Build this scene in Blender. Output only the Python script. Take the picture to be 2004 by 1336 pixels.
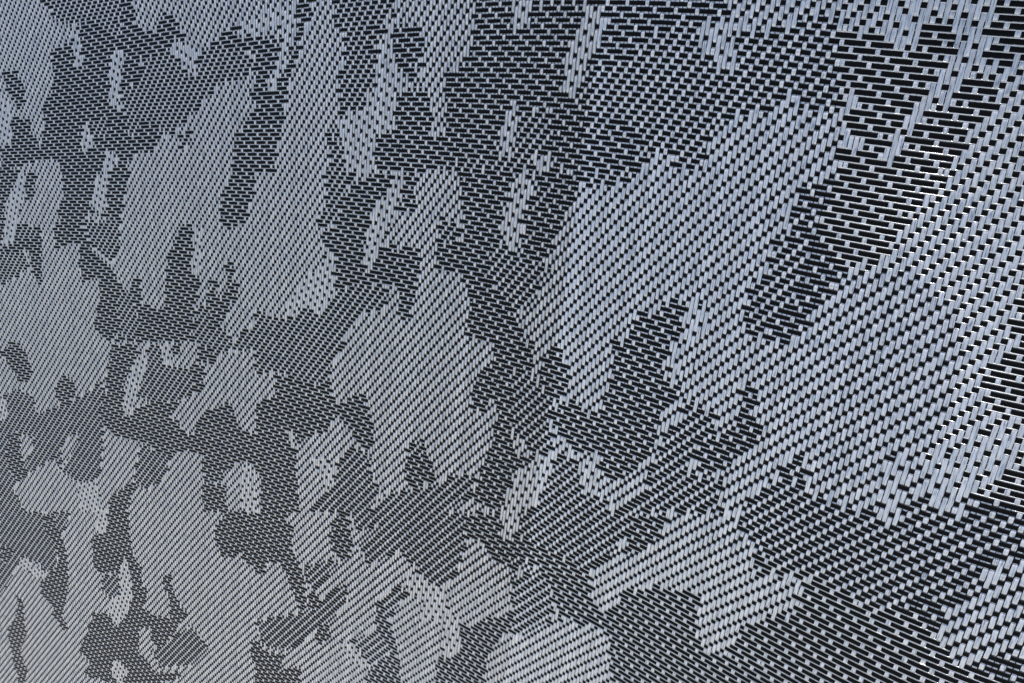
import bpy, math
import numpy as np
from mathutils import Matrix, Vector

for o in list(bpy.data.objects):
    bpy.data.objects.remove(o, do_unlink=True)
scene = bpy.context.scene
col = scene.collection

# ------------------------------------------------------------------ camera, sky, sun
CAM_POS = Vector((0.0, 0.0, 1.10))
CAM_ROT = Matrix.Rotation(math.radians(90.0 - 38.3), 3, 'X') @ Matrix.Rotation(math.radians(-22.6), 3, 'Z')   # held tilted, looking down
FOCAL_PX = 1700.0                      # in pixels of a frame 2004 wide
cam_data = bpy.data.cameras.new("camera")
cam_data.sensor_width = 36.0
cam_data.lens = 36.0 * FOCAL_PX / 2004.0
cam_data.clip_start = 0.005
cam_data.clip_end = 2000.0
cam = bpy.data.objects.new("camera", cam_data)
cam.location = CAM_POS
cam.rotation_euler = CAM_ROT.to_euler()
col.objects.link(cam)
scene.camera = cam

SUN_ELEV = math.radians(61.0)
SUN_AZ = math.radians(44.5)          # compass bearing, clockwise from +Y (the way the camera looks)
world = bpy.data.worlds.new("World")
scene.world = world
world.use_nodes = True
wn = world.node_tree
sky = wn.nodes.new("ShaderNodeTexSky")
sky.sky_type = 'NISHITA'
sky.sun_disc = False
sky.sun_elevation = SUN_ELEV
sky.sun_rotation = SUN_AZ
sky.air_density = 1.0
sky.dust_density = 1.5
sky.ozone_density = 1.0
bg = wn.nodes["Background"]
bg.inputs[1].default_value = 0.130
wn.links.new(sky.outputs[0], bg.inputs[0])

sun_data = bpy.data.lights.new("sun", 'SUN')
sun_data.energy = 4.2
sun_data.angle = math.radians(0.6)
sun_data.color = (1.0, 0.95, 0.87)
sun = bpy.data.objects.new("sun", sun_data)
to_sun = Vector((math.sin(SUN_AZ) * math.cos(SUN_ELEV), math.cos(SUN_AZ) * math.cos(SUN_ELEV), math.sin(SUN_ELEV)))
sun.rotation_euler = to_sun.to_track_quat('Z', 'Y').to_euler()
sun.location = (0, 0, 5)
col.objects.link(sun)

vs = scene.view_settings
vs.view_transform = 'Standard'
vs.look = 'None'
vs.exposure = 0.70
vs.gamma = 1.0
vs.use_curve_mapping = False

# ------------------------------------------------------------------ materials
def material(name):
    m = bpy.data.materials.new(name)
    m.use_nodes = True
    return m, m.node_tree, m.node_tree.nodes["Principled BSDF"]

def streaked(name, stops, rough, spec, along, across, bump, metal=0.0):
    """A tape of parallel filaments: long streaks that follow the UV direction of the tape."""
    m, nt, bsdf = material(name)
    uv = nt.nodes.new("ShaderNodeUVMap")
    mp = nt.nodes.new("ShaderNodeMapping")
    mp.inputs["Scale"].default_value = (along, across, 1.0)
    nt.links.new(uv.outputs[0], mp.inputs[0])
    info = nt.nodes.new("ShaderNodeObjectInfo")
    nz = nt.nodes.new("ShaderNodeTexNoise")
    nz.noise_dimensions = '4D'
    nz.inputs["Scale"].default_value = 1.0
    nz.inputs["Detail"].default_value = 3.0
    nz.inputs["Roughness"].default_value = 0.6
    mul = nt.nodes.new("ShaderNodeMath"); mul.operation = 'MULTIPLY'; mul.inputs[1].default_value = 37.0
    nt.links.new(info.outputs["Random"], mul.inputs[0])
    nt.links.new(mul.outputs[0], nz.inputs["W"])
    nt.links.new(mp.outputs[0], nz.inputs["Vector"])
    ramp = nt.nodes.new("ShaderNodeValToRGB")
    el = ramp.color_ramp.elements
    el[0].position, el[0].color = stops[0][0], (*stops[0][1], 1)
    el[1].position, el[1].color = stops[-1][0], (*stops[-1][1], 1)
    for p, c in stops[1:-1]:
        e = el.new(p); e.color = (*c, 1)
    nt.links.new(nz.outputs["Fac"], ramp.inputs[0])
    tone = nt.nodes.new("ShaderNodeMapRange")
    tone.inputs["To Min"].default_value = 0.86; tone.inputs["To Max"].default_value = 1.06
    nt.links.new(info.outputs["Random"], tone.inputs["Value"])
    mixc = nt.nodes.new("ShaderNodeVectorMath"); mixc.operation = 'SCALE'
    nt.links.new(ramp.outputs[0], mixc.inputs[0]); nt.links.new(tone.outputs[0], mixc.inputs["Scale"])
    nt.links.new(mixc.outputs[0], bsdf.inputs["Base Color"])
    bsdf.inputs["Roughness"].default_value = rough
    bsdf.inputs["Specular IOR Level"].default_value = spec
    bsdf.inputs["Metallic"].default_value = metal
    if bump:
        b = nt.nodes.new("ShaderNodeBump")
        b.inputs["Strength"].default_value = bump
        b.inputs["Distance"].default_value = 0.0001
        nt.links.new(nz.outputs["Fac"], b.inputs["Height"])
        nt.links.new(b.outputs[0], bsdf.inputs["Normal"])
    return m

M_PALE = streaked("pale_fibre", [(0.36, (0.22, 0.26, 0.34)), (0.46, (0.58, 0.60, 0.63)), (0.62, (0.76, 0.72, 0.71))], 0.40, 0.6, 0.5, 5.0, 0.3, 0.40)
M_DARK = streaked("dark_fibre", [(0.3, (0.001, 0.001, 0.0012)), (0.7, (0.004, 0.004, 0.0045))], 0.5, 0.09, 0.3, 8.0, 0.2)
M_FINE = streaked("fine_filament", [(0.3, (0.60, 0.62, 0.64)), (0.7, (0.72, 0.72, 0.71))], 0.20, 0.8, 0.5, 2.0, 0.0, 0.2)
M_BACKING, _nt, _b = material("added_backing_dark")  # for the added sheet that blocks light behind the tapes
_b.inputs["Base Color"].default_value = (0.008, 0.008, 0.010, 1)
_b.inputs["Roughness"].default_value = 0.85
_nz = _nt.nodes.new("ShaderNodeTexNoise"); _nz.inputs["Scale"].default_value = 900.0
_rp = _nt.nodes.new("ShaderNodeValToRGB")
_rp.color_ramp.elements[0].color = (0.005, 0.005, 0.006, 1); _rp.color_ramp.elements[1].color = (0.014, 0.014, 0.016, 1)
_nt.links.new(_nz.outputs["Fac"], _rp.inputs[0]); _nt.links.new(_rp.outputs[0], _b.inputs["Base Color"])
M_GROUND, _nt, _b = material("bounce_ground")  # unseen ground, toned for the light it bounces onto the cloth
_nz = _nt.nodes.new("ShaderNodeTexNoise"); _nz.inputs["Scale"].default_value = 6.0; _nz.inputs["Detail"].default_value = 6.0
_tc = _nt.nodes.new("ShaderNodeTexCoord"); _nt.links.new(_tc.outputs["Object"], _nz.inputs["Vector"])
_rp = _nt.nodes.new("ShaderNodeValToRGB")
_rp.color_ramp.elements[0].color = (0.52, 0.48, 0.39, 1); _rp.color_ramp.elements[1].color = (0.62, 0.58, 0.47, 1)
_nt.links.new(_nz.outputs["Fac"], _rp.inputs[0]); _nt.links.new(_rp.outputs[0], _b.inputs["Base Color"])
_b.inputs["Roughness"].default_value = 0.9

# ------------------------------------------------------------------ mesh helper
def mesh_object(name, verts, quads, mat, parent=None, uvs=None, smooth=True):
    me = bpy.data.meshes.new(name)
    nv, nq = len(verts), len(quads)
    me.vertices.add(nv)
    me.vertices.foreach_set("co", np.ascontiguousarray(verts, np.float32).ravel())
    me.loops.add(nq * 4)
    me.loops.foreach_set("vertex_index", np.ascontiguousarray(quads, np.int32).ravel())
    me.polygons.add(nq)
    me.polygons.foreach_set("loop_start", np.arange(nq, dtype=np.int32) * 4)
    me.polygons.foreach_set("loop_total", np.full(nq, 4, np.int32))
    if smooth:
        me.polygons.foreach_set("use_smooth", np.ones(nq, bool))
    if uvs is not None:
        layer = me.uv_layers.new(name="UVMap")
        layer.data.foreach_set("uv", np.ascontiguousarray(uvs[np.ascontiguousarray(quads).ravel()], np.float32).ravel())
    me.update(calc_edges=True)
    me.materials.append(mat)
    o = bpy.data.objects.new(name, me)
    col.objects.link(o)
    if parent is not None:
        o.parent = parent
    return o

# ------------------------------------------------------------------ ground, out of view, added for its bounce light
gs = 600.0
g = mesh_object("ground", np.array([(-gs, -gs, 0), (gs, -gs, 0), (gs, gs, 0), (-gs, gs, 0)], float), np.array([[0, 1, 2, 3]]), M_GROUND, smooth=False)
g["kind"] = "structure"

# ------------------------------------------------------------------ the cloth: a doubly curved sheet of woven tapes
# One unit along U is one pale tape, one unit along V is one dark tape; both yarns keep their length as the sheet bends.
PITCH = 0.0015                        # metres between pale tapes
ROW = 1.2176                          # dark tape spacing in units of PITCH
U0, U1, V0, V1, NU, NV = -292, 148, -100, 200, 24, 18
NET = [
    -26193, -16715, 34583, -26165, -14756, 34894, -26179, -12829, 35261, -26235, -10932, 35682, -26330, -9065, 36155,
    -26461, -7222, 36676, -26626, -5399, 37240, -26818, -3586, 37840, -27031, -1776, 38466, -27257, 39, 39109,
    -27492, 1863, 39758, -27728, 3699, 40406, -27964, 5546, 41045, -28196, 7402, 41673, -28425, 9268, 42287, -28651,
    11142, 42887, -28875, 13024, 43476, -29100, 14914, 44055, -29328, 16815, 44628, -29560, 18725, 45197, -29797,
    20647, 45761, -24569, -16706, 33952, -24532, -14700, 34246, -24535, -12739, 34593, -24579, -10823, 34995, -24665,
    -8948, 35454, -24791, -7105, 35968, -24953, -5283, 36532, -25144, -3470, 37135, -25355, -1658, 37765, -25581,
    161, 38411, -25813, 1988, 39064, -26049, 3826, 39714, -26284, 5675, 40356, -26516, 7534, 40987, -26745, 9401,
    41603, -26972, 11277, 42206, -27197, 13160, 42794, -27422, 15050, 43372, -27650, 16950, 43944, -27883, 18861,
    44512, -28122, 20781, 45077, -22935, -16681, 33276, -22893, -14636, 33556, -22889, -12647, 33888, -22924, -10714,
    34275, -23003, -8832, 34723, -23126, -6986, 35234, -23286, -5162, 35799, -23476, -3347, 36405, -23686, -1532,
    37039, -23910, 289, 37690, -24141, 2119, 38346, -24376, 3960, 39001, -24611, 5812, 39647, -24843, 7673, 40281,
    -25073, 9543, 40900, -25301, 11420, 41504, -25526, 13305, 42094, -25753, 15196, 42672, -25982, 17096, 43242,
    -26217, 19005, 43809, -26457, 20925, 44373, -21291, -16641, 32555, -21246, -14564, 32824, -21238, -12552, 33146,
    -21269, -10606, 33521, -21345, -8716, 33964, -21466, -6865, 34475, -21625, -5037, 35041, -21813, -3219, 35651,
    -22022, -1401, 36289, -22245, 423, 36945, -22476, 2257, 37607, -22710, 4101, 38266, -22945, 5956, 38917, -23178,
    7820, 39554, -23409, 9693, 40176, -23638, 11572, 40782, -23865, 13459, 41374, -24093, 15351, 41953, -24324,
    17251, 42523, -24560, 19160, 43089, -24802, 21078, 43650, -19638, -16588, 31791, -19593, -14484, 32051, -19584,
    -12454, 32364, -19614, -10496, 32735, -19690, -8597, 33176, -19811, -6740, 33687, -19969, -4907, 34257, -20157,
    -3085, 34872, -20365, -1263, 35516, -20588, 565, 36178, -20818, 2402, 36846, -21052, 4251, 37511, -21287, 6109,
    38166, -21521, 7977, 38807, -21753, 9853, 39432, -21984, 11735, 40041, -22213, 13623, 40634, -22444, 15516,
    41215, -22677, 17416, 41785, -22915, 19324, 42349, -23158, 21240, 42906, -17978, -16524, 30983, -17935, -14400,
    31237, -17930, -12353, 31547, -17962, -10381, 31917, -18040, -8473, 32359, -18162, -6609, 32874, -18321, -4771,
    33449, -18509, -2944, 34070, -18717, -1117, 34721, -18939, 715, 35390, -19170, 2557, 36064, -19404, 4410, 36734,
    -19639, 6273, 37394, -19874, 8144, 38040, -20107, 10023, 38668, -20340, 11908, 39280, -20572, 13798, 39875,
    -20805, 15692, 40457, -21041, 17592, 41028, -21281, 19498, 41590, -21526, 21411, 42143, -16312, -16452, 30131,
    -16276, -14311, 30385, -16277, -12247, 30697, -16316, -10261, 31070, -16398, -8342, 31515, -16522, -6471, 32035,
    -16683, -4626, 32617, -16871, -2794, 33246, -17080, -962, 33905, -17302, 876, 34580, -17532, 2723, 35261, -17766,
    4581, 35937, -18002, 6448, 36602, -18237, 8324, 37251, -18472, 10206, 37883, -18707, 12093, 38497, -18942, 13984,
    39095, -19178, 15879, 39678, -19418, 17779, 40250, -19660, 19683, 40810, -19907, 21592, 41358, -14642, -16373,
    29236, -14618, -14214, 29496, -14630, -12134, 29815, -14677, -10133, 30195, -14764, -8203, 30646, -14893, -6323,
    31174, -15056, -4472, 31764, -15245, -2633, 32400, -15454, -795, 33067, -15675, 1049, 33750, -15905, 2902, 34437,
    -16139, 4765, 35118, -16376, 6637, 35788, -16612, 8516, 36441, -16849, 10401, 37076, -17086, 12290, 37694,
    -17324, 14183, 38293, -17565, 16078, 38879, -17808, 17977, 39450, -18053, 19878, 40008, -18302, 21783, 40553,
    -12971, -16284, 28296, -12963, -14107, 28570, -12989, -12011, 28902, -13047, -9995, 29293, -13142, -8054, 29753,
    -13275, -6165, 30289, -13441, -4306, 30889, -13631, -2459, 31534, -13840, -615, 32209, -14062, 1236, 32899,
    -14291, 3095, 33591, -14525, 4963, 34278, -14762, 6839, 34952, -15000, 8722, 35609, -15239, 10610, 36247, -15479,
    12501, 36867, -15721, 14394, 37470, -15965, 16289, 38057, -16212, 18186, 38628, -16462, 20084, 39185, -16714,
    21983, 39725, -11300, -16181, 27312, -11314, -13988, 27607, -11357, -11876, 27959, -11428, -9846, 28366, -11532,
    -7892, 28838, -11671, -5993, 29384, -11840, -4125, 29993, -12032, -2271, 30647, -12241, -419, 31329, -12462,
    1438, 32026, -12691, 3303, 32724, -12925, 5177, 33415, -13163, 7057, 34093, -13403, 8944, 34753, -13644, 10834,
    35395, -13888, 12726, 36018, -14134, 14619, 36623, -14382, 16513, 37212, -14634, 18407, 37784, -14887, 20300,
    38339, -15143, 22193, 38877, -9631, -16062, 26281, -9671, -13853, 26608, -9735, -11727, 26985, -9822, -9683,
    27413, -9936, -7716, 27899, -10082, -5806, 28457, -10254, -3929, 29076, -10447, -2066, 29739, -10656, -206,
    30429, -10877, 1658, 31131, -11106, 3529, 31834, -11341, 5407, 32529, -11579, 7292, 33210, -11821, 9181, 33874,
    -12066, 11072, 34519, -12313, 12965, 35145, -12564, 14857, 35752, -12817, 16749, 36343, -13073, 18639, 36915,
    -13332, 20527, 37471, -13593, 22413, 38009, -7968, -15919, 25201, -8038, -13698, 25571, -8125, -11559, 25982,
    -8229, -9502, 26436, -8355, -7523, 26940, -8508, -5601, 27510, -8684, -3714, 28139, -8879, -1843, 28810, -9088,
    26, 29507, -9309, 1897, 30214, -9538, 3774, 30921, -9773, 5657, 31619, -10013, 7544, 32303, -10257, 9435, 32969,
    -10506, 11327, 33617, -10758, 13219, 34247, -11013, 15109, 34857, -11272, 16997, 35449, -11534, 18883, 36024,
    -11798, 20764, 36581, -12065, 22643, 37122, -6315, -15744, 24070, -6417, -13515, 24496, -6529, -11368, 24951,
    -6652, -9301, 25436, -6791, -7309, 25959, -6951, -5376, 26543, -7131, -3478, 27182, -7328, -1597, 27860, -7538,
    279, 28562, -7758, 2157, 29273, -7988, 4039, 29982, -8224, 5926, 30683, -8466, 7815, 31369, -8714, 9707, 32039,
    -8966, 11598, 32690, -9224, 13488, 33323, -9485, 15375, 33937, -9750, 17259, 34532, -10018, 19138, 35110, -10290,
    21014, 35672, -10564, 22885, 36218, -4678, -15524, 22889, -4811, -13299, 23383, -4948, -11149, 23891, -5091,
    -9074, 24414, -5244, -7070, 24960, -5412, -5126, 25557, -5597, -3219, 26205, -5796, -1329, 26889, -6007, 555,
    27593, -6228, 2440, 28306, -6458, 4326, 29017, -6696, 6215, 29720, -6942, 8106, 30409, -7193, 9997, 31082, -7451,
    11886, 31737, -7714, 13773, 32373, -7982, 15655, 32991, -8254, 17533, 33591, -8530, 19407, 34175, -8809, 21276,
    34744, -9091, 23140, 35299, -3069, -15247, 21661, -3227, -13038, 22236, -3386, -10895, 22806, -3548, -8817,
    23371, -3715, -6805, 23942, -3893, -4850, 24552, -4083, -2933, 25207, -4284, -1034, 25894, -4497, 857, 26600,
    -4720, 2747, 27314, -4952, 4636, 28025, -5193, 6526, 28729, -5442, 8416, 29421, -5699, 10305, 30097, -5962,
    12191, 30757, -6232, 14072, 31398, -6507, 15949, 32021, -6788, 17821, 32629, -7073, 19689, 33222, -7361, 21552,
    33800, -7652, 23410, 34365, -1496, -14900, 20395, -1669, -12725, 21060, -1845, -10600, 21698, -2024, -8526,
    22311, -2206, -6507, 22907, -2393, -4544, 23529, -2589, -2617, 24189, -2795, -711, 24877, -3011, 1186, 25581,
    -3236, 3079, 26293, -3472, 4970, 27005, -3717, 6859, 27709, -3971, 8747, 28404, -4234, 10632, 29086, -4503,
    12512, 29750, -4780, 14387, 30397, -5064, 16258, 31029, -5354, 18123, 31648, -5649, 19985, 32252, -5948, 21843,
    32842, -6252, 23698, 33417, 32, -14473, 19104, -144, -12350, 19864, -329, -10256, 20575, -522, -8195, 21238,
    -717, -6175, 21859, -915, -4205, 22489, -1119, -2271, 23150, -1330, -357, 23834, -1550, 1544, 24535, -1780, 3438,
    25244, -2020, 5328, 25954, -2271, 7214, 26661, -2531, 9097, 27360, -2801, 10977, 28047, -3078, 12850, 28717,
    -3363, 14718, 29374, -3656, 16581, 30019, -3956, 18441, 30651, -4263, 20298, 31268, -4575, 22153, 31870, -4894,
    24004, 32457, 1510, -13967, 17810, 1345, -11910, 18664, 1161, -9860, 19447, 960, -7821, 20159, 751, -5805, 20801,
    542, -3831, 21434, 329, -1891, 22090, 110, 26, 22767, -118, 1929, 23461, -354, 3823, 24165, -602, 5709, 24874,
    -859, 7591, 25584, -1127, 9468, 26288, -1404, 11340, 26981, -1689, 13205, 27662, -1984, 15065, 28332, -2286,
    16922, 28992, -2597, 18776, 29639, -2917, 20629, 30271, -3246, 22481, 30887, -3585, 24332, 31486, 2942, -13391,
    16532, 2798, -11406, 17477, 2624, -9409, 18327, 2420, -7402, 19082, 2200, -5397, 19738, 1977, -3423, 20367, 1752,
    -1480, 21012, 1522, 440, 21675, 1284, 2343, 22358, 1038, 4233, 23056, 781, 6114, 23764, 515, 7989, 24479, 239,
    9859, 25190, -46, 11721, 25892, -340, 13578, 26587, -643, 15431, 27274, -955, 17282, 27950, -1278, 19131, 28612,
    -1614, 20980, 29260, -1964, 22830, 29891, -2329, 24680, 30507, 4341, -12764, 15293, 4222, -10848, 16325, 4063,
    -8908, 17233, 3865, -6941, 18019, 3634, -4954, 18679, 3395, -2982, 19293, 3152, -1038, 19917, 2906, 882, 20559,
    2654, 2781, 21227, 2394, 4666, 21918, 2127, 6541, 22629, 1851, 8408, 23349, 1566, 10268, 24070, 1272, 12122,
    24785, 970, 13971, 25495, 659, 15818, 26198, 336, 17663, 26889, -2, 19508, 27567, -358, 21354, 28233, -733,
    23202, 28884, -1129, 25051, 29522, 5727, -12114, 14113, 5632, -10259, 15229, 5491, -8371, 16186, 5301, -6448,
    16985, 5061, -4484, 17635, 4801, -2518, 18221, 4535, -575, 18811, 4265, 1344, 19424, 3993, 3240, 20073, 3716,
    5119, 20757, 3436, 6987, 21470, 3149, 8846, 22199, 2853, 10697, 22931, 2551, 12544, 23661, 2242, 14387, 24385,
    1922, 16228, 25100, 1585, 18069, 25805, 1227, 19911, 26501, 847, 21754, 27188, 442, 23598, 27867, 13, 25443,
    28537, 7124, -11467, 13007, 7056, -9668, 14199, 6930, -7826, 15198, 6747, -5942, 16002, 6497, -4003, 16622, 6210,
    -2044, 17168, 5911, -101, 17710, 5609, 1818, 18282, 5309, 3712, 18905, 5012, 5587, 19580, 4715, 7450, 20297,
    4413, 9303, 21035, 4109, 11149, 21777, 3801, 12990, 22516, 3482, 14829, 23248, 3147, 16666, 23973, 2788, 18504,
    24693, 2405, 20342, 25409, 1995, 22181, 26124, 1559, 24019, 26839, 1097, 25856, 27555, 8553, -10846, 11993, 8520,
    -9103, 13234, 8414, -7306, 14265, 8234, -5455, 15080, 7971, -3538, 15674, 7651, -1586, 16162, 7308, 362, 16638,
    6962, 2286, 17155, 6627, 4184, 17743, 6302, 6062, 18404, 5980, 7927, 19120, 5665, 9779, 19859, 5353, 11622,
    20601, 5034, 13461, 21341, 4696, 15299, 22076, 4333, 17135, 22809, 3943, 18971, 23544, 3526, 20806, 24287, 3083,
    22637, 25039, 2615, 24465, 25803, 2123, 26290, 26579, 10032, -10264, 11080, 10040, -8574, 12339, 9959, -6820,
    13381, 9786, -4998, 14206, 9519, -3110, 14813, 9176, -1173, 15264, 8784, 781, 15660, 8379, 2721, 16090, 7990,
    4638, 16616, 7622, 6536, 17248, 7277, 8411, 17946, 6949, 10267, 18668, 6616, 12114, 19395, 6265, 13957, 20124,
    5886, 15799, 20856, 5479, 17638, 21597, 5045, 19474, 22355, 4587, 21303, 23132, 4108, 23125, 23933, 3609, 24938,
    24759, 3092, 26743, 25610, 11570, -9730, 10272, 11612, -8082, 11524, 11556, -6363, 12567, 11402, -4573, 13404,
    11151, -2717, 14039, 10813, -806, 14500, 10403, 1140, 14855, 9956, 3093, 15199, 9517, 5039, 15624, 9102, 6969,
    16164, 8709, 8870, 16794, 8324, 10748, 17464, 7926, 12616, 18152, 7503, 14477, 18855, 7054, 16332, 19579, 6581,
    18179, 20332, 6089, 20014, 21119, 5584, 21836, 21944, 5067, 23644, 22807, 4541, 25437, 23708, 4007, 27215, 24649,
    13174, -9244, 9567, 13234, -7625, 10793, 13201, -5935, 11831, 13076, -4179, 12684, 12863, -2358, 13354, 12564,
    -482, 13855, 12191, 1439, 14224, 11767, 3389, 14532, 11321, 5352, 14856, 10853, 7316, 15246, 10353, 9271, 15718,
    9836, 11206, 16264, 9304, 13123, 16867, 8757, 15021, 17524, 8199, 16900, 18238, 7637, 18758, 19009, 7075, 20593,
    19837, 6516, 22406, 20721, 5961, 24195, 21659, 5411, 25962, 22651, 4866, 27706, 23695, 14843, -8808, 8965, 14905,
    -7201, 10148, 14893, -5537, 11175, 14807, -3814, 12046, 14653, -2036, 12763, 14437, -204, 13332, 14161, 1678,
    13761, 13819, 3607, 14071, 13390, 5578, 14298, 12853, 7584, 14498, 12210, 9610, 14740, 11497, 11633, 15078,
    10759, 13629, 15541, 10028, 15587, 16129, 9322, 17502, 16830, 8647, 19376, 17626, 8001, 21212, 18508, 7383,
    23012, 19464, 6790, 24779, 20491, 6219, 26513, 21587, 5672, 28217, 22749,
]
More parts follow.
